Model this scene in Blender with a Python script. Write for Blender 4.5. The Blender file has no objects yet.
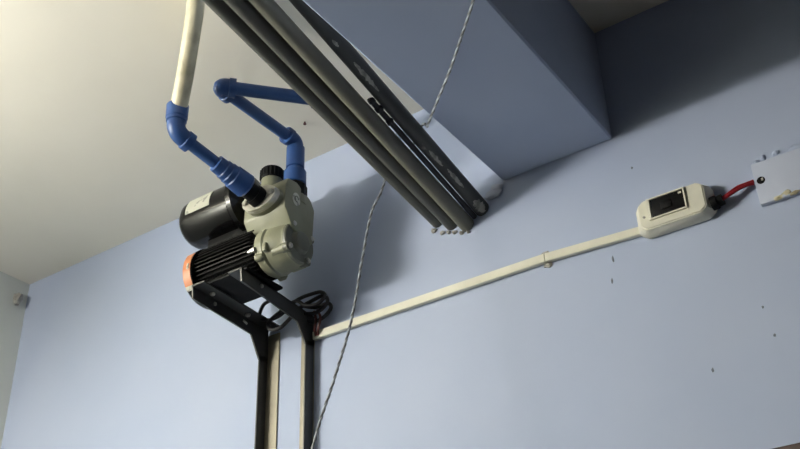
import bpy, bmesh, math, random
from mathutils import Vector as V, Matrix as M
random.seed(4)
S = bpy.context.scene
COL = S.collection
# ------------------------------------------------------------------ camera, world, light, exposure
cd = bpy.data.cameras.new('camera'); cam = bpy.data.objects.new('camera', cd); COL.objects.link(cam)
cd.sensor_width = 36; cd.lens = 1050*36/800; cd.clip_start = .02
RT = V((.82251626, .56793972, -.03019055)); UP = V((.31901068, -.41675762, .85120225)); FW = V((-.47084943, .7097588, .52396876))
m = M((RT, UP, -FW)).transposed().to_4x4(); m.translation = (0, 0, 1.5)
cam.matrix_world = m
S.camera = cam
w = bpy.data.worlds.new('world'); S.world = w; w.use_nodes = True
w.node_tree.nodes['Background'].inputs[0].default_value = (.55, .62, .75, 1)
w.node_tree.nodes['Background'].inputs[1].default_value = .02
S.view_settings.view_transform = 'Standard'; S.view_settings.look = 'None'
S.view_settings.gamma = 1; S.view_settings.use_curve_mapping = False
S.view_settings.exposure = 0.0

# the light is the bare fluorescent tube of the batten hung from the ceiling at the left, built further down
LAMP = V((-2.36, .02, 2.747)); TILT = math.radians(9)
TUBE_STRENGTH = 465
# ------------------------------------------------------------------ materials
def srgb(r, g, b):
    f = lambda c: (c/255/12.92 if c/255 <= .04045 else ((c/255+.055)/1.055)**2.4)
    return (f(r), f(g), f(b), 1)
def mat(name, c, rough=.5, metal=0, c2=None, scale=8, detail=4, lo=.4, hi=.65, bump=0, bscale=60, coat=0, stretch=(1, 1, 1), spec=.5):
    mt = bpy.data.materials.new(name); mt.use_nodes = True
    nt = mt.node_tree; b = nt.nodes['Principled BSDF']
    b.inputs['Base Color'].default_value = c; b.inputs['Roughness'].default_value = rough
    b.inputs['Metallic'].default_value = metal; b.inputs['Coat Weight'].default_value = coat
    b.inputs['Specular IOR Level'].default_value = spec
    tc = nt.nodes.new('ShaderNodeTexCoord'); mp = nt.nodes.new('ShaderNodeMapping')
    mp.inputs['Scale'].default_value = stretch
    nt.links.new(tc.outputs['Object'], mp.inputs[0])
    if c2:
        n = nt.nodes.new('ShaderNodeTexNoise'); n.inputs['Scale'].default_value = scale; n.inputs['Detail'].default_value = detail
        r = nt.nodes.new('ShaderNodeValToRGB'); r.color_ramp.elements[0].position = lo; r.color_ramp.elements[1].position = hi
        r.color_ramp.elements[0].color = c; r.color_ramp.elements[1].color = c2
        nt.links.new(mp.outputs[0], n.inputs['Vector']); nt.links.new(n.outputs['Fac'], r.inputs[0])
        nt.links.new(r.outputs[0], b.inputs['Base Color'])
    if bump:
        n = nt.nodes.new('ShaderNodeTexNoise'); n.inputs['Scale'].default_value = bscale; n.inputs['Detail'].default_value = 5
        bp = nt.nodes.new('ShaderNodeBump'); bp.inputs['Strength'].default_value = bump; bp.inputs['Distance'].default_value = .01
        nt.links.new(mp.outputs[0], n.inputs['Vector']); nt.links.new(n.outputs['Fac'], bp.inputs['Height'])
        nt.links.new(bp.outputs[0], b.inputs['Normal'])
    return mt
WALL = mat('lavender_wall_paint', srgb(170, 182, 207), .75, c2=srgb(175, 186, 209), scale=2.5, bump=.12, bscale=9, spec=.25)
CEIL = mat('cream_ceiling_paint', srgb(238, 234, 221), .85, c2=srgb(232, 228, 215), scale=2, bump=.1, bscale=12, spec=.2)
SIDE = mat('grey_green_wall_paint', srgb(216, 220, 214), .8, c2=srgb(210, 214, 208), scale=2, bump=.1, bscale=10, spec=.2)
FLOOR = mat('floor_tile', srgb(72, 70, 70), .5, c2=srgb(64, 62, 62), scale=3)
DIM = mat('room_wall_paint', srgb(62, 66, 74), .8, c2=srgb(56, 60, 68), scale=2)
WOOD = mat('dark_wood', srgb(52, 32, 26), .5, c2=srgb(38, 24, 20), scale=6, stretch=(1, 8, 8))
BLUE = mat('blue_pvc', srgb(40, 73, 124), .42, c2=srgb(46, 80, 132), scale=14, spec=.45)
BLUED = mat('blue_pvc_fitting', srgb(40, 75, 130), .42, c2=srgb(35, 68, 122), scale=20, spec=.45)
HOSE = mat('cream_pipe_dirty', srgb(206, 200, 172), .5, c2=srgb(150, 142, 112), scale=14, lo=.52, hi=.78)
GREY = mat('grey_pvc_pipe', srgb(74, 74, 67), .5, c2=srgb(62, 62, 56), scale=7, stretch=(1, .25, 1), lo=.35, hi=.7)
GREYL = mat('light_grey_pvc_pipe', srgb(104, 103, 90), .5, c2=srgb(88, 87, 76), scale=7, stretch=(1, .25, 1), lo=.35, hi=.7)
GREYW = mat('grey_pvc_worn', srgb(52, 54, 52), .55, c2=srgb(140, 140, 132), scale=7, detail=6, lo=.62, hi=.66, stretch=(2, .8, 2))
BLACK = mat('black_paint_gloss', srgb(9, 9, 10), .16, c2=srgb(12, 12, 13), scale=10, spec=.22)
FINM = mat('black_cast_metal', srgb(7, 7, 8), .5, c2=srgb(10, 10, 11), scale=30, spec=.16)
BLKP = mat('black_plastic', srgb(11, 12, 13), .6, c2=srgb(16, 16, 17), scale=30, spec=.14)
OLIVE = mat('olive_grey_cast_paint', srgb(128, 129, 107), .45, c2=srgb(116, 117, 97), scale=12, bump=.15, bscale=40)
OLIVED = mat('olive_grey_shaded_face', srgb(96, 98, 85), .42, c2=srgb(86, 88, 76), scale=12, bump=.1, bscale=40)  # darker copy of the olive: shade on the face turned from the lamp, as colour
ORANGE = mat('copper_label', srgb(196, 126, 82), .4, c2=srgb(180, 110, 70), scale=10)
STICK = mat('silver_sticker', srgb(186, 186, 172), .45, c2=srgb(140, 140, 132), scale=60, lo=.55, hi=.6)
STEEL = mat('zinc_steel', srgb(190, 188, 178), .35, .7, c2=srgb(160, 158, 150), scale=20)
IRON = mat('angle_iron_shaded', srgb(58, 58, 56), .45, .15, c2=srgb(47, 47, 45), scale=9, lo=.4, hi=.7)  # dark copy of the iron, with the shade of the side faces in its colour
POSTM = mat('angle_iron_lit', srgb(138, 132, 114), .5, .15, c2=srgb(108, 101, 85), scale=6, stretch=(3, 3, 1), lo=.35, hi=.7)  # pale copy of the same iron, with light on the front flange painted in
SCRAPE = mat('pale_scraped_paint', srgb(150, 150, 142), .7, c2=srgb(96, 97, 92), scale=60, lo=.45, hi=.7)
SCUFF = mat('grey_scuff', srgb(122, 128, 140), .8, c2=srgb(108, 114, 126), scale=90)
WHITE = mat('ivory_plastic', srgb(226, 224, 206), .4, c2=srgb(216, 214, 197), scale=12)
WHITE2 = mat('white_painted_plate', srgb(182, 190, 208), .55, c2=srgb(174, 182, 201), scale=10)
PLAST = mat('rough_plaster', srgb(176, 174, 166), .9, c2=srgb(140, 138, 132), scale=40, bump=.6, bscale=60)
PUTTY = mat('yellow_plaster', srgb(206, 200, 172), .9, c2=srgb(160, 150, 118), scale=40, bump=.6, bscale=60)
RED = mat('red_wire_sleeve', srgb(158, 36, 44), .4, c2=srgb(132, 28, 36), scale=30)
REDB = mat('brown_red_sleeve', srgb(92, 34, 34), .5, c2=srgb(70, 28, 28), scale=30)
WIRE = mat('grey_twisted_wire', srgb(172, 178, 186), .45, c2=srgb(150, 156, 164), scale=40)
WIRED = mat('dark_twisted_wire', srgb(120, 122, 124), .5, c2=srgb(104, 106, 108), scale=40)
CABLE = mat('black_rubber_cable', srgb(24, 24, 30), .5, c2=srgb(32, 32, 38), scale=30)
EMIT = bpy.data.materials.new('lamp_tube'); EMIT.use_nodes = True
_b = EMIT.node_tree.nodes['Principled BSDF']; _b.inputs['Emission Color'].default_value = (1, .955, .87, 1); _b.inputs['Emission Strength'].default_value = TUBE_STRENGTH
# ------------------------------------------------------------------ mesh building
def frame(a):
    a = V(a).normalized(); t = V((0, 0, 1)) if abs(a.z) < .9 else V((1, 0, 0))
    x = t.cross(a).normalized(); return x, a.cross(x), a
class MB:
    def __init__(s): s.b = bmesh.new(); s.flat = set()
    def ring(s, c, x, y, r, n, r2=None, ph=0):
        r2 = r if r2 is None else r2
        return [s.b.verts.new(V(c)+x*(r*math.cos(ph+2*math.pi*i/n))+y*(r2*math.sin(ph+2*math.pi*i/n))) for i in range(n)]
    def bridge(s, A, B):
        n = len(A)
        for i in range(n): s.b.faces.new((A[i], A[(i+1) % n], B[(i+1) % n], B[i]))
    def lathe(s, p0, ax, prof, n=28, cap=True):           # prof: (distance along axis, radius)
        x, y, a = frame(ax); p0 = V(p0); prev = None; first = None
        for d, r in prof:
            R = s.ring(p0+a*d, x, y, max(r, 1e-4), n)
            if prev: s.bridge(prev, R)
            else: first = R
            prev = R
        if cap: s.b.faces.new(first[::-1]); s.b.faces.new(prev)
        return s
    def cyl(s, p0, p1, r, n=24, bev=0):
        d = (V(p1)-V(p0)).length
        pr = [(0, r), (d, r)] if not bev else [(0, r-bev), (bev, r), (d-bev, r), (d, r-bev)]
        return s.lathe(p0, V(p1)-V(p0), pr, n)
    def tube(s, pts, r, n=12, smooth=6, radii=None):
        P = [V(p) for p in pts]
        if smooth and len(P) > 2:
            Q = []
            for i in range(len(P)-1):
                a, b, c, d = P[max(i-1, 0)], P[i], P[i+1], P[min(i+2, len(P)-1)]
                for k in range(smooth):
                    t = k/smooth
                    Q.append(.5*((2*b)+(c-a)*t+(2*a-5*b+4*c-d)*t*t+(3*b-a-3*c+d)*t**3))
            P = Q+[P[-1]]
        x = None; prev = None
        for i, p in enumerate(P):
            t = (P[min(i+1, len(P)-1)]-P[max(i-1, 0)]).normalized()
            if x is None: x, y, _ = frame(t)
            else: x = (x-t*x.dot(t)).normalized(); y = t.cross(x)
            R = s.ring(p, x, y, r, n)
            if prev: s.bridge(prev, R)
            else: s.b.faces.new(R[::-1])
            prev = R
        s.b.faces.new(prev); return s
    def box(s, lo, hi, bev=0, seg=2):
        lo, hi = V(lo), V(hi)
        bb = bmesh.new(); bmesh.ops.create_cube(bb, size=1)
        for v in bb.verts: v.co = V([(lo[i]+hi[i])/2+v.co[i]*(hi[i]-lo[i]) for i in range(3)])
        if bev: bmesh.ops.bevel(bb, geom=bb.edges[:], offset=bev, segments=seg, affect='EDGES', profile=.5)
        return s.add(bb)
    def add(s, bb, mt=None):
        if mt: bb.transform(mt)
        mp = {v: s.b.verts.new(v.co) for v in bb.verts}
        for f in bb.faces: s.b.faces.new([mp[v] for v in f.verts])
        bb.free(); return s
    def prism(s, prof, ax, d0, d1, bev=0, seg=2):          # prof in the other two axes (cyclic order), extruded along axis 0/1/2
        bb = bmesh.new()
        def pt(a, b, d): q = [0, 0, 0]; q[ax] = d; q[(ax+1) % 3] = a; q[(ax+2) % 3] = b; return q
        A = [bb.verts.new(pt(a, b, d0)) for a, b in prof]; B = [bb.verts.new(pt(a, b, d1)) for a, b in prof]
        n = len(prof)
        bb.faces.new(A[::-1]); bb.faces.new(B)
        for i in range(n): bb.faces.new((A[i], A[(i+1) % n], B[(i+1) % n], B[i]))
        bmesh.ops.recalc_face_normals(bb, faces=bb.faces[:])
        if bev: bmesh.ops.bevel(bb, geom=bb.edges[:], offset=bev, segments=seg, affect='EDGES', profile=.5)
        return s.add(bb)
    def hexnut(s, c, ax, r, h):
        x, y, a = frame(ax); c = V(c)
        A = s.ring(c, x, y, r, 6); B = s.ring(c+a*h*.8, x, y, r, 6); D = s.ring(c+a*h, x, y, r*.8, 6)
        s.bridge(A, B); s.bridge(B, D); s.b.faces.new(D); s.b.faces.new(A[::-1]); return s
    def blob(s, c, rad, n=10, jit=.25, seed=0):
        rn = random.Random(seed); bb = bmesh.new(); bmesh.ops.create_icosphere(bb, subdivisions=2, radius=1)
        for v in bb.verts:
            k = 1+rn.uniform(-jit, jit)
            v.co = V((c[0]+v.co.x*rad[0]*k, c[1]+v.co.y*rad[1]*k, c[2]+v.co.z*rad[2]*k))
        return s.add(bb)
    def build(s, name, mt, parent=None, smooth=True, ang=35):
        me = bpy.data.meshes.new(name); bmesh.ops.recalc_face_normals(s.b, faces=s.b.faces[:])
        wl = V((0, 0, 0)); q = parent
        while q is not None: wl += V(q['_o']); q = q.parent
        if smooth:
            for f in s.b.faces: f.smooth = True
            for e in s.b.edges:
                if len(e.link_faces) == 2 and e.calc_face_angle(0) > math.radians(ang): e.smooth = False
        lo = V([min(v.co[i] for v in s.b.verts) for i in range(3)]); hi = V([max(v.co[i] for v in s.b.verts) for i in range(3)])
        org = (lo+hi)/2
        for v in s.b.verts: v.co -= org
        s.b.to_mesh(me); s.b.free()
        o = bpy.data.objects.new(name, me); COL.objects.link(o)
        me.materials.append(mt); o.parent = parent; o.location = org-wl; o['_o'] = tuple(org-wl)
        return o
def tag(o, label=None, cat=None, group=None, kind=None):
    for k, v in (('label', label), ('category', cat), ('group', group), ('kind', kind)):
        if v: o[k] = v
    return o
def empty(name, loc, label, cat, group=None):
    o = bpy.data.objects.new(name, None); COL.objects.link(o); o.location = loc; o['_o'] = tuple(loc)
    o.empty_display_size = .05
    return tag(o, label, cat, group)
def struct(o, label=None): return tag(o, label, None, None, 'structure')
# ------------------------------------------------------------------ room shell
X0, X1, Y0, Y1, H = -2.63, 3.4, -3.2, 1.8, 3.14
struct(MB().box((X0-.1, Y0-.1, -.1), (X1+.1, Y1+.1, 0)).build('floor', FLOOR))
struct(MB().box((X0-.1, Y0-.1, H), (X1+.1, Y1+.1, H+.1)).build('ceiling', CEIL))
wall = struct(MB().box((X0-.1, Y1, 0), (X1+.1, Y1+.12, H)).build('wall_back', WALL), 'pale lavender painted wall carrying the pump and trunking')
wleft = struct(MB().box((X0-.12, Y0, 0), (X0, Y1, H)).build('wall_left', SIDE), 'pale grey wall at the left corner')
struct(MB().box((X1, Y0, 0), (X1+.12, Y1, H)).build('wall_right', DIM))
struct(MB().box((X0, Y0-.12, 0), (X1, Y0, H)).build('wall_front', DIM))
struct(MB().box((-.906, Y0, 2.836), (-.633, Y1, H), .004, 1).build('trim_1', WALL), 'deep lavender ceiling beam running out from the wall')
# dark door frame at the lower right, reaching below the picture
door = empty('door_1', (-.1, 1.8, 0), None, None); struct(door, 'dark wooden door frame at the lower right corner')
f = MB(); f.box((-.62, 1.775, 0), (-.55, 1.8, 2.09), .004); f.box((.25, 1.775, 0), (.32, 1.8, 2.09), .004); f.box((-.55, 1.775, 2.02), (.25, 1.8, 2.09), .004)
f.build('door_frame', WOOD, door)
lf = MB().box((-.55, 1.782, .01), (.25, 1.8, 2.02), .002).build('door_leaf', WOOD, door)
for z0, z1 in ((.2, .9), (1.1, 1.85)): MB().box((-.43, 1.776, z0), (.13, 1.784, z1), .006).build('door_panel', WOOD, lf)
MB().cyl((.19, 1.782, 1.0), (.19, 1.74, 1.0), .012).tube([(.19, 1.745, 1.0), (.14, 1.74, 1.0), (.08, 1.74, 1.0)], .008).build('door_handle', STEEL, door)
# plaster lumps and scars that belong to the walls
MB().blob((-2.62, 1.76, 3.07), (.014, .014, .022), seed=3).build('plaster_lump', PLAST, wleft)
b = MB()
for i, (x, z, r) in enumerate(((-1.098, 2.772, .012), (-1.075, 2.757, .011), (-1.058, 2.752, .009), (-1.042, 2.747, .010), (-1.024, 2.738, .009), (-1.006, 2.734, .007))):
    b.blob((x, 1.798, z+.003), (r*.6, .006, r*.45), seed=i)
b.build('plaster_chips', PLAST, wall)
b = MB(); b.blob((-.932, 1.797, 2.812), (.024, .006, .012), seed=11, jit=.15); b.blob((-.922, 1.796, 2.824), (.016, .008, .010), seed=12, jit=.15)
b.build('plaster_fill', WHITE2, wall)
# ------------------------------------------------------------------ lamp hung at the left (outside the frame)
lamp = empty('tube_lamp', (LAMP.x, LAMP.y-.2, H), 'white lamp with one long slanted bare bulb hung from the cream ceiling', 'lamp')
LD = V((0, math.cos(TILT), math.sin(TILT)))
MB().lathe(LAMP-LD*.32, LD, [(0, .018), (.004, .027), (.58, .027), (.605, .025), (.622, .018), (.630, .006)], 24).build('bulb', EMIT, lamp)
MB().lathe(LAMP-LD*.42, LD, [(0, .012), (.01, .026), (.101, .029)], 24).build('lamp_holder', WHITE, lamp)
MB().tube([LAMP-LD*.38, LAMP-LD*.38+V((0, 0, .05)), LAMP-LD*.38+V((0, 0, .2)), (LAMP.x, LAMP.y-.375, H-.02)], .005, 8).build('hanger', STEEL, lamp)
MB().lathe((LAMP.x, LAMP.y-.375, H-.025), (0, 0, 1), [(0, .02), (.01, .045), (.025, .05)], 24).build('ceiling_rose', WHITE, lamp)
# ------------------------------------------------------------------ big pipes along the beam
def long_pipe(name, a, bq, r, mt, label, cat, wallr=.0025, grp=None, nose=.02):
    a, bq = V(a), V(bq); d = (bq-a).normalized()
    a0 = a-d*((3.135-.02-a.z)/-d.z); e = bq+d*nose
    o = MB(); L = (e-a0).length
    o.lathe(a0, d, [(.01, r-wallr), (0, r-wallr), (0, r), (L, r)], 28)
    return tag(o.build(name, mt), label, cat, grp)
long_pipe('drain_pipe', (-1.089, 1.033, 2.913), (-1.087, 1.8, 2.797), .0165, GREY, 'dark grey plastic pipe, leftmost of the pipes running along beam', 'pipe')
long_pipe('drain_pipe', (-1.049, 1.051, 2.904), (-1.049, 1.8, 2.777), .0175, GREY, 'grey plastic pipe second from left, between two other round pipes', 'pipe')
long_pipe('drain_pipe', (-1.010, 1.077, 2.902), (-1.009, 1.8, 2.759), .0180, GREYL, 'lighter grey plastic pipe with dust spots, third from left', 'pipe')
long_pipe('drain_pipe', (-.967, 1.142, 2.927), (-.967, 1.8, 2.786), .0180, GREYW, 'dark grey pipe with pale scraped patches, nearest the beam', 'pipe')
p4 = bpy.data.objects['drain_pipe.003']
def pipe_patch(a, b_, r, t0, t1, a0, a1, seed):
    a, b_ = V(a), V(b_); d = (b_-a).normalized(); L = (b_-a).length; rn = random.Random(seed)
    sx = V((1, 0, 0)); sz = d.cross(sx).normalized()
    if sz.z < 0: sz = -sz
    n = 16; o = MB(); rows = []
    for i in range(n+1):
        t = i/n; w_ = math.sin(math.pi*min(max(t, .03), .97))**.5*rn.uniform(.6, 1.15); mid = (a0+a1)/2+rn.uniform(-.08, .08)*(a1-a0); hw = (a1-a0)/2*w_
        rows.append([o.b.verts.new(a+d*L*(t0+(t1-t0)*t)+(sx*math.cos(mid+hw*k)+sz*math.sin(mid+hw*k))*(r+.0005)) for k in (-1, -.5, 0, .5, 1)])
    for i in range(n):
        for k in range(4): o.b.faces.new((rows[i][k], rows[i][k+1], rows[i+1][k+1], rows[i+1][k]))
    return o
P4A, P4B = (-.967, 1.142, 2.927), (-.967, 1.8, 2.786)
for k, (t0, t1, a0, a1) in enumerate(((.145, .175, -1.5, -1.1), (.245, .375, -1.4, -.85), (.66, .74, -1.5, -1.0), (.76, .86, -1.3, -.8), (.93, .995, -1.7, -.4))):
    tag(pipe_patch(P4A, P4B, .018, t0, t1, a0, a1, k).build('scraped_patch', SCRAPE, p4), kind=None)
# black cable lying between the round pipes and the scraped one
c = MB(); c.tube([(-.988, 1.395, 2.856), (-.988, 1.50, 2.835), (-.988, 1.65, 2.8035), (-.988, 1.81, 2.7705)], .0062, 14)
for y, z, k in ((1.40, 2.856, .008), (1.425, 2.851, .0088), (1.465, 2.842, .0085)):
    c.blob((-.988, y, z), (k, k*1.3, k), seed=int(y*100), jit=.18)
tag(c.build('black_cable', CABLE), 'lumpy taped black cable wedged between the grey pipes', 'cable')
# ------------------------------------------------------------------ twisted wire draped over the pipes
def helix(pts, rad, r, pitch, ph):
    P = [V(p) for p in pts]; Q = []
    for i in range(len(P)-1):
        a, b_, c_, d_ = P[max(i-1, 0)], P[i], P[i+1], P[min(i+2, len(P)-1)]
        n = max(3, int((c_-b_).length/.006))
        for k in range(n):
            t = k/n; Q.append(.5*((2*b_)+(c_-a)*t+(2*a-5*b_+4*c_-d_)*t*t+(3*b_-a-3*c_+d_)*t**3))
    Q.append(P[-1]); out = []; s = 0; x = None
    for i, p in enumerate(Q):
        t = (Q[min(i+1, len(Q)-1)]-Q[max(i-1, 0)]).normalized()
        if x is None: x, y, _ = frame(t)
        else: x = (x-t*x.dot(t)).normalized(); y = t.cross(x)
        if i: s += (Q[i]-Q[i-1]).length
        q = 2*math.pi*s/pitch+ph; out.append(p+x*rad*math.cos(q)+y*rad*math.sin(q))
    return out
wire = empty('hanging_wire', (-1.2, 1.5, 0), 'thin grey twisted wire draped over the pipes and hanging down', 'wire')
WP = [(-.40, .97, 3.135), (-.50, 1.06, 2.98), (-.60, 1.19, 2.86), (-.645, 1.238, 2.826), (-.715, 1.31, 2.826), (-.79, 1.385, 2.826), (-.86, 1.447, 2.822), (-.912, 1.494, 2.820), (-.934, 1.525, 2.842), (-.948, 1.538, 2.862), (-.967, 1.550, 2.8665), (-1.01, 1.580, 2.850), (-1.055, 1.61, 2.843), (-1.095, 1.620, 2.849), (-1.114, 1.626, 2.832), (-1.120, 1.613, 2.79), (-1.134, 1.595, 2.731), (-1.137, 1.565, 2.606), (-1.138, 1.525, 2.444), (-1.15, 1.485, 2.307), (-1.173, 1.45, 2.165), (-1.22, 1.38, 1.8), (-1.28, 1.28, 1.0), (-1.30, 1.25, .01)]
for ph, mt in ((0, WIRE), (math.pi, WIRED)): MB().tube(helix(WP, .0012, 0, .030, ph), .0021, 7, 0).build('strand', mt, wire)
# ------------------------------------------------------------------ wall brackets of angle iron
def bracket(x, s, label):
    """x: plane of the standing flange; s=+1: the lying flange runs to +X (left bracket), -1: to -X (right one)."""
    t = .004; fl = .040; zt = 2.680; yt = 1.525 if s > 0 else 1.53
    root = empty('wall_bracket', (x, 1.8, 0), label, 'bracket')
    xa, xb = (x, x+t) if s > 0 else (x-t, x)
    # arm: standing flange (tapering into the mitred elbow) and the lying top flange
    a = MB(); dz = .022 if s < 0 else .012
    a.prism([(yt, zt), (yt+.004, zt-.034), (1.732, zt-dz-.036), (1.765, zt-.105), (1.796, zt-.105), (1.796, zt-dz)], 0, xa, xb)
    wx = x+s*.040
    bb = bmesh.new(); qs = [bb.verts.new((px, py, pz)) for py, z1 in ((yt, zt), (1.796, zt-dz)) for px in (min(x, wx), max(x, wx)) for pz in (z1-t, z1)]
    for f_ in ((0, 1, 3, 2), (4, 6, 7, 5), (0, 2, 6, 4), (1, 5, 7, 3), (0, 4, 5, 1), (2, 3, 7, 6)): bb.faces.new([qs[i_] for i_ in f_])
    top = MB().add(bb)
    arm = a.build('arm', IRON, root); top.build('top_flange', IRON, arm)
    for y in (1.575, 1.70):
        MB().hexnut((x+s*.02, y, zt-t-dz*(y-yt)/.27), (0, 0, -1), .0065, .006).build('bolt', STEEL, arm)
    MB().hexnut((xb if s > 0 else xb, 1.60, zt-.02), (1, 0, 0), .005, .004).build('rivet', STEEL, arm)
    # post: wall flange and standing flange down to the floor
    p = MB(); p.box((min(x, wx), 1.8-t, 0), (max(x, wx), 1.7995, zt-.03), .0008, 1)
    post = p.build('post', POSTM, root)
    MB().box((xa, 1.765, 0), (xb, 1.796, zt-.09), .0008, 1).build('side_flange', IRON, post)
    for z in (2.22, 1.6, .5): MB().hexnut((x+s*.022, 1.796, z), (0, -1, 0), .006, .005).build('wall_screw', STEEL, post)
    MB().tube([(xa-.0005 if s < 0 else xb+.0005, 1.70, zt-.024), (xa-.0005 if s < 0 else xb+.0005, 1.714, zt-.028)], .003, 8, 0).build('slot', STEEL, arm)
    return root
bracket(-1.602, 1, 'dark angle-iron bracket under the motor end with orange band')
bracket(-1.452, -1, 'angle-iron bracket under the olive pump head, beside the white trunking')
# ------------------------------------------------------------------ the pump
pump = empty('water_pump', (-1.53, 1.60, 2.68), 'olive and black self-priming water pump on the angle-iron brackets', 'pump')
MY, MZ, MR = 1.605, 2.747, .053
mo = MB().lathe((-1.66, MY, MZ), (1, 0, 0), [(0, MR), (.22, MR)], 40)
motor = mo.build('motor', FINM, pump)
fn = MB()
for i in range(40):
    a = 2*math.pi*i/40
    c, s_ = math.cos(a), math.sin(a)
    if -2.0 < math.atan2(s_, c) < -1.14: continue
    rad = V((0, c, s_)); tan = V((0, -s_, c)); A = V((0, MY, MZ))
    q = []
    for xx in (-1.622, -1.440):
        for (rr, tt) in ((MR-.002, -.0016), (MR-.002, .0016), (MR+.0125, .0011), (MR+.0125, -.0011)):
            q.append(fn.b.verts.new(A+V((xx, 0, 0))+rad*rr+tan*tt))
    for k in range(4): fn.b.faces.new((q[k], q[(k+1) % 4], q[4+(k+1) % 4], q[4+k]))
    fn.b.faces.new(q[:4][::-1]); fn.b.faces.new(q[4:])
tag(fn.build('cooling_fins', FINM, motor), kind='stuff')
FZC = 2.738; fc = MB().lathe((-1.656, MY, FZC), (1, 0, 0), [(0, .034), (.002, .056), (.008, .067), (.016, .073), (.022, .0745), (.041, .0755), (.043, .071)], 44).build('fan_cover', BLACK, pump)
def band(x0, x1, r, a0, a1, n=14):
    b = MB(); A = V((0, MY, FZC)); R = []
    for i in range(n+1):
        a = a0+(a1-a0)*i/n; d = V((0, math.cos(a), math.sin(a)))
        R.append([b.b.verts.new(A+V((xx, 0, 0))+d*(r+k)) for xx, k in ((x0, 0), (x1, .0006), (x1, .0021), (x0, .0015))])
    for i in range(n):
        for k in range(4): b.b.faces.new((R[i][k], R[i][(k+1) % 4], R[i+1][(k+1) % 4], R[i+1][k]))
    b.b.faces.new(R[0]); b.b.faces.new(R[n][::-1]); return b
tag(band(-1.641, -1.617, .0747, math.radians(146), math.radians(215)).build('label_band', ORANGE, fc), 'copper orange label band')
band(-1.641, -1.6165, .0745, math.radians(215), math.radians(224)).build('label_edge', STICK, fc)
MB().box((-1.627, MY-.0785, FZC-.006), (-1.621, MY-.0735, FZC+.010), .001).build('label_print', STICK, fc)
for a in (232, 320, 80):
    d = V((0, math.cos(math.radians(a)), math.sin(math.radians(a))))
    MB().hexnut(V((-1.628, MY, FZC))+d*.075, d, .0045, .004).build('screw', STEEL, fc)
# base foot and terminal box
ft = MB(); ft.box((-1.612, 1.545, 2.681), (-1.448, 1.672, 2.688), .002); ft.box((-1.62, 1.572, 2.688), (-1.48, 1.64, 2.712), .003)
ft.build('base_foot', BLKP, pump)
MB().box((-1.63, 1.59, MZ+.045), (-1.455, 1.665, MZ+.100), .008).build('terminal_box', BLKP, pump)  # stretched along the motor to block light leaking under the tank
# pressure tank
TY, TZ, TR = 1.60, 2.905, .066
tk = MB().lathe((-1.700, TY, TZ), (1, 0, 0), [(0, .022), (.003, .038), (.011, .053), (.024, .0625), (.040, TR), (.180, TR), (.186, .078), (.190, .081), (.203, .081), (.207, .07), (.215, .05)], 44)
tank = tk.build('pressure_tank', BLACK, pump)
def tband(x0, x1, a0, a1, n=12):
    global MY, FZC
    sy, sz = MY, FZC; MY, FZC = TY, TZ
    b = band(x0, x1, TR-.0008, math.radians(a0), math.radians(a1), n); MY, FZC = sy, sz; return b
tag(tband(-1.655, -1.575, 142, 186).build('sticker', STICK, tank), 'silver rating sticker')
# pump head: chamber casting
CX0, CX1 = -1.462, -1.335
ch = MB().prism([(1.540, 2.866), (1.538, 2.806), (1.566, 2.765), (1.60, 2.745), (1.642, 2.747), (1.648, 2.845), (1.633, 2.868), (1.580, 2.892), (1.548, 2.888)], 0, CX0, CX1, .005, 2)
ch.lathe((-1.425, 1.592, 2.880), (0, 0, 1), [(0, .038), (.014, .030), (.045, .0265), (.058, .0262)], 28)     # filler neck
ch.lathe((-1.362, 1.603, 2.845), (0, 0, 1), [(0, .03), (.025, .028), (.030, .027)], 24)                    # outlet boss
ch.prism([(1.572, 2.80), (1.572, 2.73), (1.64, 2.73), (1.64, 2.80)], 0, -1.415, -1.355, .010, 3)
cast = ch.build('pump_casing', OLIVE, pump)
CZ = 2.937
cp = MB().lathe((-1.425, 1.592, CZ), (0, 0, 1), [(0, .0275), (.003, .0285), (.027, .0285), (.031, .026), (.031, .014), (.037, .013), (.037, .006)], 28)
for i in range(20):
    a = 2*math.pi*i/20; d = V((math.cos(a), math.sin(a), 0)); p = V((-1.425, 1.592, 0))+d*.0285
    cp.box((p.x-.0014, p.y-.0014, CZ+.003), (p.x+.0014, p.y+.0014, CZ+.026))
cp.build('filler_cap', BLKP, cast)
# emblem on the +X face
em = MB(); x, y, a = V((0, 1, 0)), V((0, 0, 1)), V((1, 0, 0)); EZ = 2.842; EY = 1.578
A = em.ring((CX1-.0005, EY, EZ), x, y, .013, 28, .017); B = em.ring((CX1+.0015, EY, EZ), x, y, .013, 28, .017)
em.bridge(A, B); em.b.faces.new(B); em.b.faces.new(A[::-1])
eo = em.build('emblem', STICK, cast)
em = MB(); em.tube([(CX1+.0016, EY+.006*math.cos(q), EZ+.008*math.sin(q)) for q in [i*2*math.pi/16 for i in range(14)]], .0012, 6, 0)
em.build('emblem_mark', OLIVED, eo)
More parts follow.
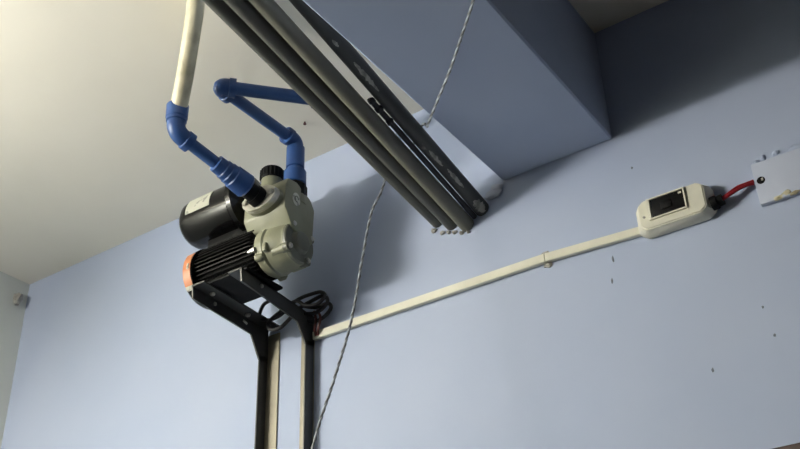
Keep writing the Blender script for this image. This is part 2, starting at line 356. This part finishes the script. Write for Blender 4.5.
# inlet flange, gasket plate and bolts, black nipple
FX, FZ = -1.392, 2.834
I0 = V((-1.436, 1.280, 2.905)); I1 = V((FX-.006, 1.478, FZ+.014)); dI = (I1-I0).normalized()
def oval_plate(y0, y1, a, b_, m_, nm, par, tilt=.05):
    o = MB(); ux = V((math.cos(tilt), 0, math.sin(tilt))); uz = V((-math.sin(tilt), 0, math.cos(tilt)))
    def R(y):
        v = []
        for i in range(40):
            t = 2*math.pi*i/40; c, s_ = math.cos(t), math.sin(t)
            k = 1/((abs(c)**2.0+abs(s_)**2.0)**.5)
            lob = max(a*abs(c)**1.6, b_) if False else 1
            v.append(o.b.verts.new(V((FX, y, FZ))+ux*(a*c*k)+uz*(b_*s_*k)))
        return v
    A, B = R(y0), R(y1); o.bridge(A, B); o.b.faces.new(A); o.b.faces.new(B[::-1])
    return o.build(nm, m_, par)
oval_plate(1.527, 1.545, .052, .031, OLIVE, 'inlet_flange', cast)
gp = oval_plate(1.519, 1.527, .051, .030, STEEL, 'gasket_plate', cast)
oval_plate(1.511, 1.519, .050, .029, STEEL, 'flange_plate', cast)
for s in (-1, 1):
    MB().hexnut((FX+s*.039*math.cos(.05), 1.511, FZ+s*.039*math.sin(.05)), (0, -1, 0), .007, .007).build('flange_bolt', STEEL, cast)
MB().lathe((FX, 1.515, FZ), dI*-1, [(0, .025), (.018, .0245), (.018, .021), (.05, .021)], 28).build('inlet_nipple', BLKP, pump)
MB().lathe((-1.362, 1.603, 2.870), (0, 0, 1), [(0, .0305), (.030, .0305), (.034, .026), (.038, .024)], 8).build('outlet_nipple', BLKP, pump)
# volute: motor flange, body and end cover with bolts
VY, VZ = 1.602, 2.738
vo = MB().lathe((-1.432, VY, VZ), (1, 0, 0), [(0, .045), (.001, .057), (.006, .060), (.024, .060), (.028, .0555), (.030, .0555), (.031, .0575), (.070, .0545), (.074, .052), (.082, .052)], 48)
for a in (35, 125, 215, 305):
    d = V((0, math.cos(math.radians(a)), math.sin(math.radians(a))))
    vo.lathe(V((-1.428, VY, VZ))+d*.058, (1, 0, 0), [(0, .010), (.014, .010), (.02, .006)], 14)
    e = V((-1.385, VY, VZ))+d*.049; vo.lathe(e, (1, 0, 0), [(0, .0105), (.034, .0105)], 14)
volute = vo.build('volute', OLIVE, pump)
cv = MB().lathe((-1.358, VY, VZ), (1, 0, 0), [(0, .0515), (.014, .0515), (.017, .049), (.017, .030), (.020, .027), (.027, .024), (.029, .019)], 48)
for i in range(4):
    a = math.radians(35+90*i); d = V((0, math.cos(a), math.sin(a))); cv.lathe(V((-1.357, VY, VZ))+d*.047, (1, 0, 0), [(0, .012), (.018, .0115)], 14)
cover = cv.build('end_cover', OLIVED, pump)
for i in range(4):
    a = math.radians(35+90*i); d = V((0, math.cos(a), math.sin(a)))
    MB().hexnut(V((-1.339, VY, VZ))+d*.046, (1, 0, 0), .0065, .006).build('bolt', STEEL, cover)
MB().box((-1.343, VY-.004, VZ+.0), (-1.337, VY+.0, VZ+.0)).b.free()
bt = MB().lathe((-1.446, VY-.0585, VZ-.016), (1, 0, 0), [(0, .0035), (.008, .0035), (.008, .006), (.016, .006), (.016, .0075), (.022, .0075)], 8).build('motor_bolt', STEEL, pump)
MB().box((-1.402, VY-.063, VZ-.030), (-1.390, VY-.05, VZ-.008), .003).build('drain_lug', OLIVE, pump)
# ------------------------------------------------------------------ blue water pipes
def arc_elbow(p, d0, d1, r, L):
    """an elbow at corner p from direction d0 (coming in) to d1 (going out): bent body plus two socket collars"""
    p, d0, d1 = V(p), V(d0).normalized(), V(d1).normalized(); o = MB()
    a, e = p-d0*L, p+d1*L; k = L*.55; pts = []
    q0, q1 = p-d0*k, p+d1*k
    for i in range(9):
        t = i/8; pts.append(q0*(1-t)**2+p*2*t*(1-t)+q1*t*t)
    o.tube([a]+pts+[e], r, 20, 0)
    for c, d in ((a, d0), (e, -d1)): o.lathe(c-d*.001, d, [(0, r*.9), (0, r*1.12), (L*.38, r*1.12), (L*.42, r)], 22)
    return o
PR = .0145
inl = empty('inlet_pipe', (-1.44, 1.4, 2.9), 'blue plastic pipe elbowing down from cream pipe to the pump inlet', 'pipe')
up = V((.06, -.06, 1)).normalized()
arc_elbow(I0, -dI, up, .0205, .042).build('elbow', BLUED, inl)
MB().cyl(I0+dI*.02, I0+dI*.13, PR).build('pipe', BLUE, inl)
L = (I1-I0).length
MB().lathe(I0+dI*(L-.095), dI, [(0, .017), (.002, .0205), (.022, .0215), (.024, .0235), (.036, .0235), (.038, .0255), (.050, .0255), (.052, .028), (.090, .0295), (.095, .026)], 28).build('union_fitting', BLUED, inl)
MB().lathe(I0+up*.034, up, [(0, .0225), (.002, .0245), (.034, .025), (.036, .0205)], 28).build('socket', BLUED, inl)
# cream pipe up from the socket, bending towards the room
hp = [I0+up*.05, (-1.420, 1.270, 2.974), (-1.388, 1.248, 3.012), (-1.341, 1.212, 3.065), (-1.276, 1.158, 3.106), (-1.20, 1.08, 3.117), (-1.05, .93, 3.1185), (-.6, .48, 3.1185)]
tag(MB().tube(hp, .0195, 20).build('cream_pipe', HOSE), 'cream pipe with dirt stains rising from the blue elbow', 'pipe')
out = empty('outlet_pipe', (-1.362, 1.6, 3.0), 'blue plastic pipe with two elbows from pump top to grey pipes', 'pipe')
O0 = V((-1.362, 1.603, 2.935)); O1 = V((-1.362, 1.603, 3.034)); O2 = V((-1.363, 1.328, 3.030)); dO = V((.124, .142, -.0)).normalized()
O0 = V((-1.362, 1.603, 2.906))
MB().lathe(O0, (0, 0, 1), [(0, .025), (.002, .0275), (.036, .0275), (.040, .022), (.042, .019), (.047, .019), (.049, .0225), (.108, .0225), (.112, .017)], 26).build('union_fitting', BLUED, out)
d12 = (O2-O1).normalized()
arc_elbow(O1, (0, 0, 1), d12, .0195, .036).build('elbow', BLUED, out)
MB().cyl(O1+d12*.02, O2-d12*.02, PR).build('pipe', BLUE, out)
arc_elbow(O2, d12, dO, .0205, .038).build('elbow', BLUED, out)
O3 = O2+dO*.252; dT = V((0, -1, .17)).normalized()
MB().cyl(O2+dO*.02, O3-dO*.01, PR+.001).build('pipe', BLUE, out)
arc_elbow(O3, dO, dT, .0195, .034).build('elbow', BLUED, out)
MB().cyl(O3+dT*.02, O3+dT*.21, PR).lathe(O3+dT*.19, dT, [(0, .016), (.002, .0185), (.028, .0185), (.032, .015)], 20).build('pipe', BLUE, out)
# ------------------------------------------------------------------ power cable coiled behind the right bracket
cab = empty('power_cable', (-1.456, 1.74, 2.66), 'black power cable coiled in loops behind the right bracket', 'cable')
MB().tube([(-1.500, 1.66, 2.72), (-1.520, 1.72, 2.705), (-1.565, 1.735, 2.702), (-1.580, 1.74, 2.675), (-1.553, 1.745, 2.661), (-1.520, 1.75, 2.667), (-1.488, 1.755, 2.69), (-1.463, 1.76, 2.70), (-1.434, 1.76, 2.700), (-1.409, 1.765, 2.700), (-1.395, 1.765, 2.685), (-1.416, 1.76, 2.667), (-1.448, 1.755, 2.672), (-1.475, 1.75, 2.69), (-1.520, 1.745, 2.672), (-1.549, 1.74, 2.652), (-1.545, 1.74, 2.632), (-1.520, 1.745, 2.628), (-1.495, 1.75, 2.645), (-1.470, 1.755, 2.668), (-1.434, 1.765, 2.685), (-1.402, 1.77, 2.690), (-1.392, 1.77, 2.668), (-1.420, 1.765, 2.648), (-1.456, 1.76, 2.655), (-1.490, 1.76, 2.675)], .0047, 10).build('cable_loop', CABLE, cab)
MB().tube([(-1.470, 1.775, 2.685), (-1.434, 1.78, 2.672), (-1.398, 1.78, 2.672), (-1.389, 1.78, 2.655), (-1.412, 1.778, 2.636), (-1.441, 1.775, 2.634), (-1.470, 1.77, 2.648)], .0047, 10).build('cable_loop', CABLE, cab)
for dx in (0, .010): MB().tube([(-1.436+dx, 1.775, 2.66), (-1.428+dx*1.4, 1.772, 2.635), (-1.434+dx, 1.776, 2.612), (-1.438+dx*.6, 1.786, 2.60)], .0032, 8).build('flex_tail', REDB, cab)
# ------------------------------------------------------------------ trunking, breaker box, red wires, cover plate
tr = empty('cable_trunking', (-1.03, 1.8, 2.59), 'thin white trunking running from bracket to breaker box', 'trunking')
def slope_box(x0, x1, y0, y1, zl0, zl1, zr0, zr1, bev=.001):
    o = bmesh.new(); v = [o.verts.new(p) for p in ((x0, y0, zl0), (x0, y1, zl0), (x0, y1, zl1), (x0, y0, zl1), (x1, y0, zr0), (x1, y1, zr0), (x1, y1, zr1), (x1, y0, zr1))]
    for f_ in ((0, 1, 2, 3), (7, 6, 5, 4), (0, 4, 5, 1), (1, 5, 6, 2), (2, 6, 7, 3), (3, 7, 4, 0)): o.faces.new([v[i] for i in f_])
    bmesh.ops.recalc_face_normals(o, faces=o.faces[:]); bmesh.ops.bevel(o, geom=o.edges[:], offset=bev, segments=2, affect='EDGES'); return MB().add(o)
za, zb, zc = 2.603, 2.600, 2.587
slope_box(-1.449, -.8205, 1.790, 1.7995, za-.0095, za+.0095, zb-.009, zb+.009).build('trunking_base', WHITE, tr)
slope_box(-.8195, -.585, 1.790, 1.7995, zb-.009, zb+.009, zc-.008, zc+.008).build('trunking_base', WHITE, tr)
slope_box(-1.449, -.8205, 1.786, 1.791, za-.0102, za+.0102, zb-.0098, zb+.0098).build('trunking_lid', WHITE, tr)
slope_box(-.8195, -.585, 1.786, 1.791, zb-.0098, zb+.0098, zc-.0088, zc+.0088).build('trunking_lid', WHITE, tr)
b = MB(); b.blob((-.822, 1.7985, 2.6145), (.011, .005, .006), seed=21); b.blob((-.819, 1.7985, 2.586), (.009, .005, .006), seed=22)
b.build('plaster_dab', PLAST, wall)
# breaker box: outline tapering at both ends, frame round the breaker
bx = empty('breaker_box', (-.525, 1.8, 2.56), 'ivory plastic breaker box with black switch beside the red wires', 'breaker box')
def ring_prism(prof0, y0, prof1, y1, o):
    A = [o.b.verts.new((x, y0, z)) for x, z in prof0]; B = [o.b.verts.new((x, y1, z)) for x, z in prof1]
    o.bridge(A, B); return A, B
def oct(x0, x1, z0, z1, cx, cz): return [(x0, z0+cz), (x0+cx, z0), (x1-cx, z0), (x1, z0+cz), (x1, z1-cz), (x1-cx, z1), (x0+cx, z1), (x0, z1-cz)]
o = MB(); BY = 1.766
A, B = ring_prism(oct(-.606, -.447, 2.566, 2.640, .016, .012), 1.7995, oct(-.606, -.447, 2.566, 2.640, .016, .012), 1.784, o); o.b.faces.new(A)
C1 = [o.b.verts.new((x, BY, z)) for x, z in oct(-.594, -.458, 2.571, 2.638, .012, .010)]; o.bridge(B, C1)
body_top = o.b.faces.new(C1[::-1])
bmesh.ops.bevel(o.b, geom=o.b.edges[:], offset=.002, segments=2, affect='EDGES')
bxo = o.build('enclosure', WHITE, bx)
W0, W1, WZ0, WZ1 = -.574, -.494, 2.588, 2.636
o = MB(); t = .003; q = BY-.004
o.box((W0, q, WZ0), (W1, BY+.001, WZ0+t)); o.box((W0, q, WZ1-t), (W1, BY+.001, WZ1)); o.box((W0, q, WZ0+t), (W0+.006, BY+.001, WZ1-t)); o.box((W1-t, q, WZ0+t), (W1, BY+.001, WZ1-t))
o.build('window_rim', WHITE, bxo)
br = MB().box((W0+.0075, BY-.002, WZ0+t), (W1-t, BY+.001, WZ1-t), .0008).build('breaker', BLKP, bx)
MB().box((-.546, BY-.005, 2.602), (-.523, BY-.001, 2.620), .002).build('toggle', BLKP, br)
MB().box((W1-.013, BY-.003, WZ1-.011), (W1-.0065, BY-.0015, WZ1-.007)).build('indicator', WHITE, br)
MB().lathe((-.452, 1.782, 2.588), (1, 0, .12), [(0, .014), (.012, .014), (.014, .011), (.024, .011)], 18).build('cable_gland', BLKP, bx)
MB().cyl((-.584, BY+.001, 2.60), (-.584, BY-.001, 2.60), .003, 12).build('cover_screw', STEEL, bxo)
wr = [(-.44, 1.783, 2.589), (-.42, 1.782, 2.594), (-.398, 1.785, 2.604), (-.380, 1.790, 2.609), (-.3665, 1.794, 2.611)]
for k, (dz, dy, lb) in enumerate(((.0035, 0, 'red wire entering the white plate, upper strand of the pair'), (-.0035, -.003, 'red wire entering the white plate, lower strand of the pair'))):
    tag(MB().tube([(x, y+dy, z+dz*(1 if i % 2 == 0 else .75)) for i, (x, y, z) in enumerate(wr)], .0034, 10).build('red_wire', RED), lb, 'wire', 'red wires between breaker box and plate')
pl = empty('cover_plate', (-.25, 1.8, 2.6), 'white painted cover plate with a dark screw hole at right', 'cover plate')
MB().box((-.364, 1.788, 2.556), (-.12, 1.7998, 2.648), .0015).build('plate', WHITE2, pl)
MB().lathe((-.352, 1.7886, 2.607), (0, -1, 0), [(0, .008), (.0008, .008), (.001, .0075)], 16).build('screw_hole', BLKP, pl)
MB().box((-.351, 1.7868, 2.605), (-.347, 1.7876, 2.611)).build('screw_slot', STEEL, pl)
for x, z, l in ((-.675, 2.551, .008), (-.684, 2.503, .006), (-.397, 2.297, .003), (-.406, 2.356, .003), (-.519, 2.263, .004), (-.602, 2.747, .003)):
    MB().blob((x, 1.8, z), (.0022, .0012, l), jit=.3, seed=int(abs(x)*997)).build('scuff_mark', SCUFF, wall)
b = MB()
for i, (x, z, rx, rz) in enumerate(((-.355, 2.655, .007, .006), (-.34, 2.660, .005, .008), (-.315, 2.662, .008, .005), (-.28, 2.658, .012, .007), (-.24, 2.657, .014, .006))): b.blob((x, 1.799, z), (rx, .003, rz), seed=40+i)
b.build('plaster_edge', WALL, wall)
b = MB()
for i, (x, z, rx, rz) in enumerate(((-.330, 2.559, .010, .005), (-.312, 2.563, .010, .006), (-.298, 2.558, .012, .004), (-.27, 2.558, .014, .004))): b.blob((x, 1.7895, z), (rx, .0035, rz), seed=50+i)
b.build('putty', PUTTY, pl)
# small nail in the ceiling
nl = MB().cyl((-1.383, 1.661, 3.1405), (-1.383, 1.661, 3.134), .0022, 10); nl.lathe((-1.383, 1.661, 3.1345), (0, 0, -1), [(0, .004), (.002, .004)], 12)
tag(nl.build('ceiling_nail', REDB), 'tiny dark nail stuck in the cream ceiling above the pump', 'nail')
for o in bpy.data.objects:
    if '_o' in o: del o['_o']
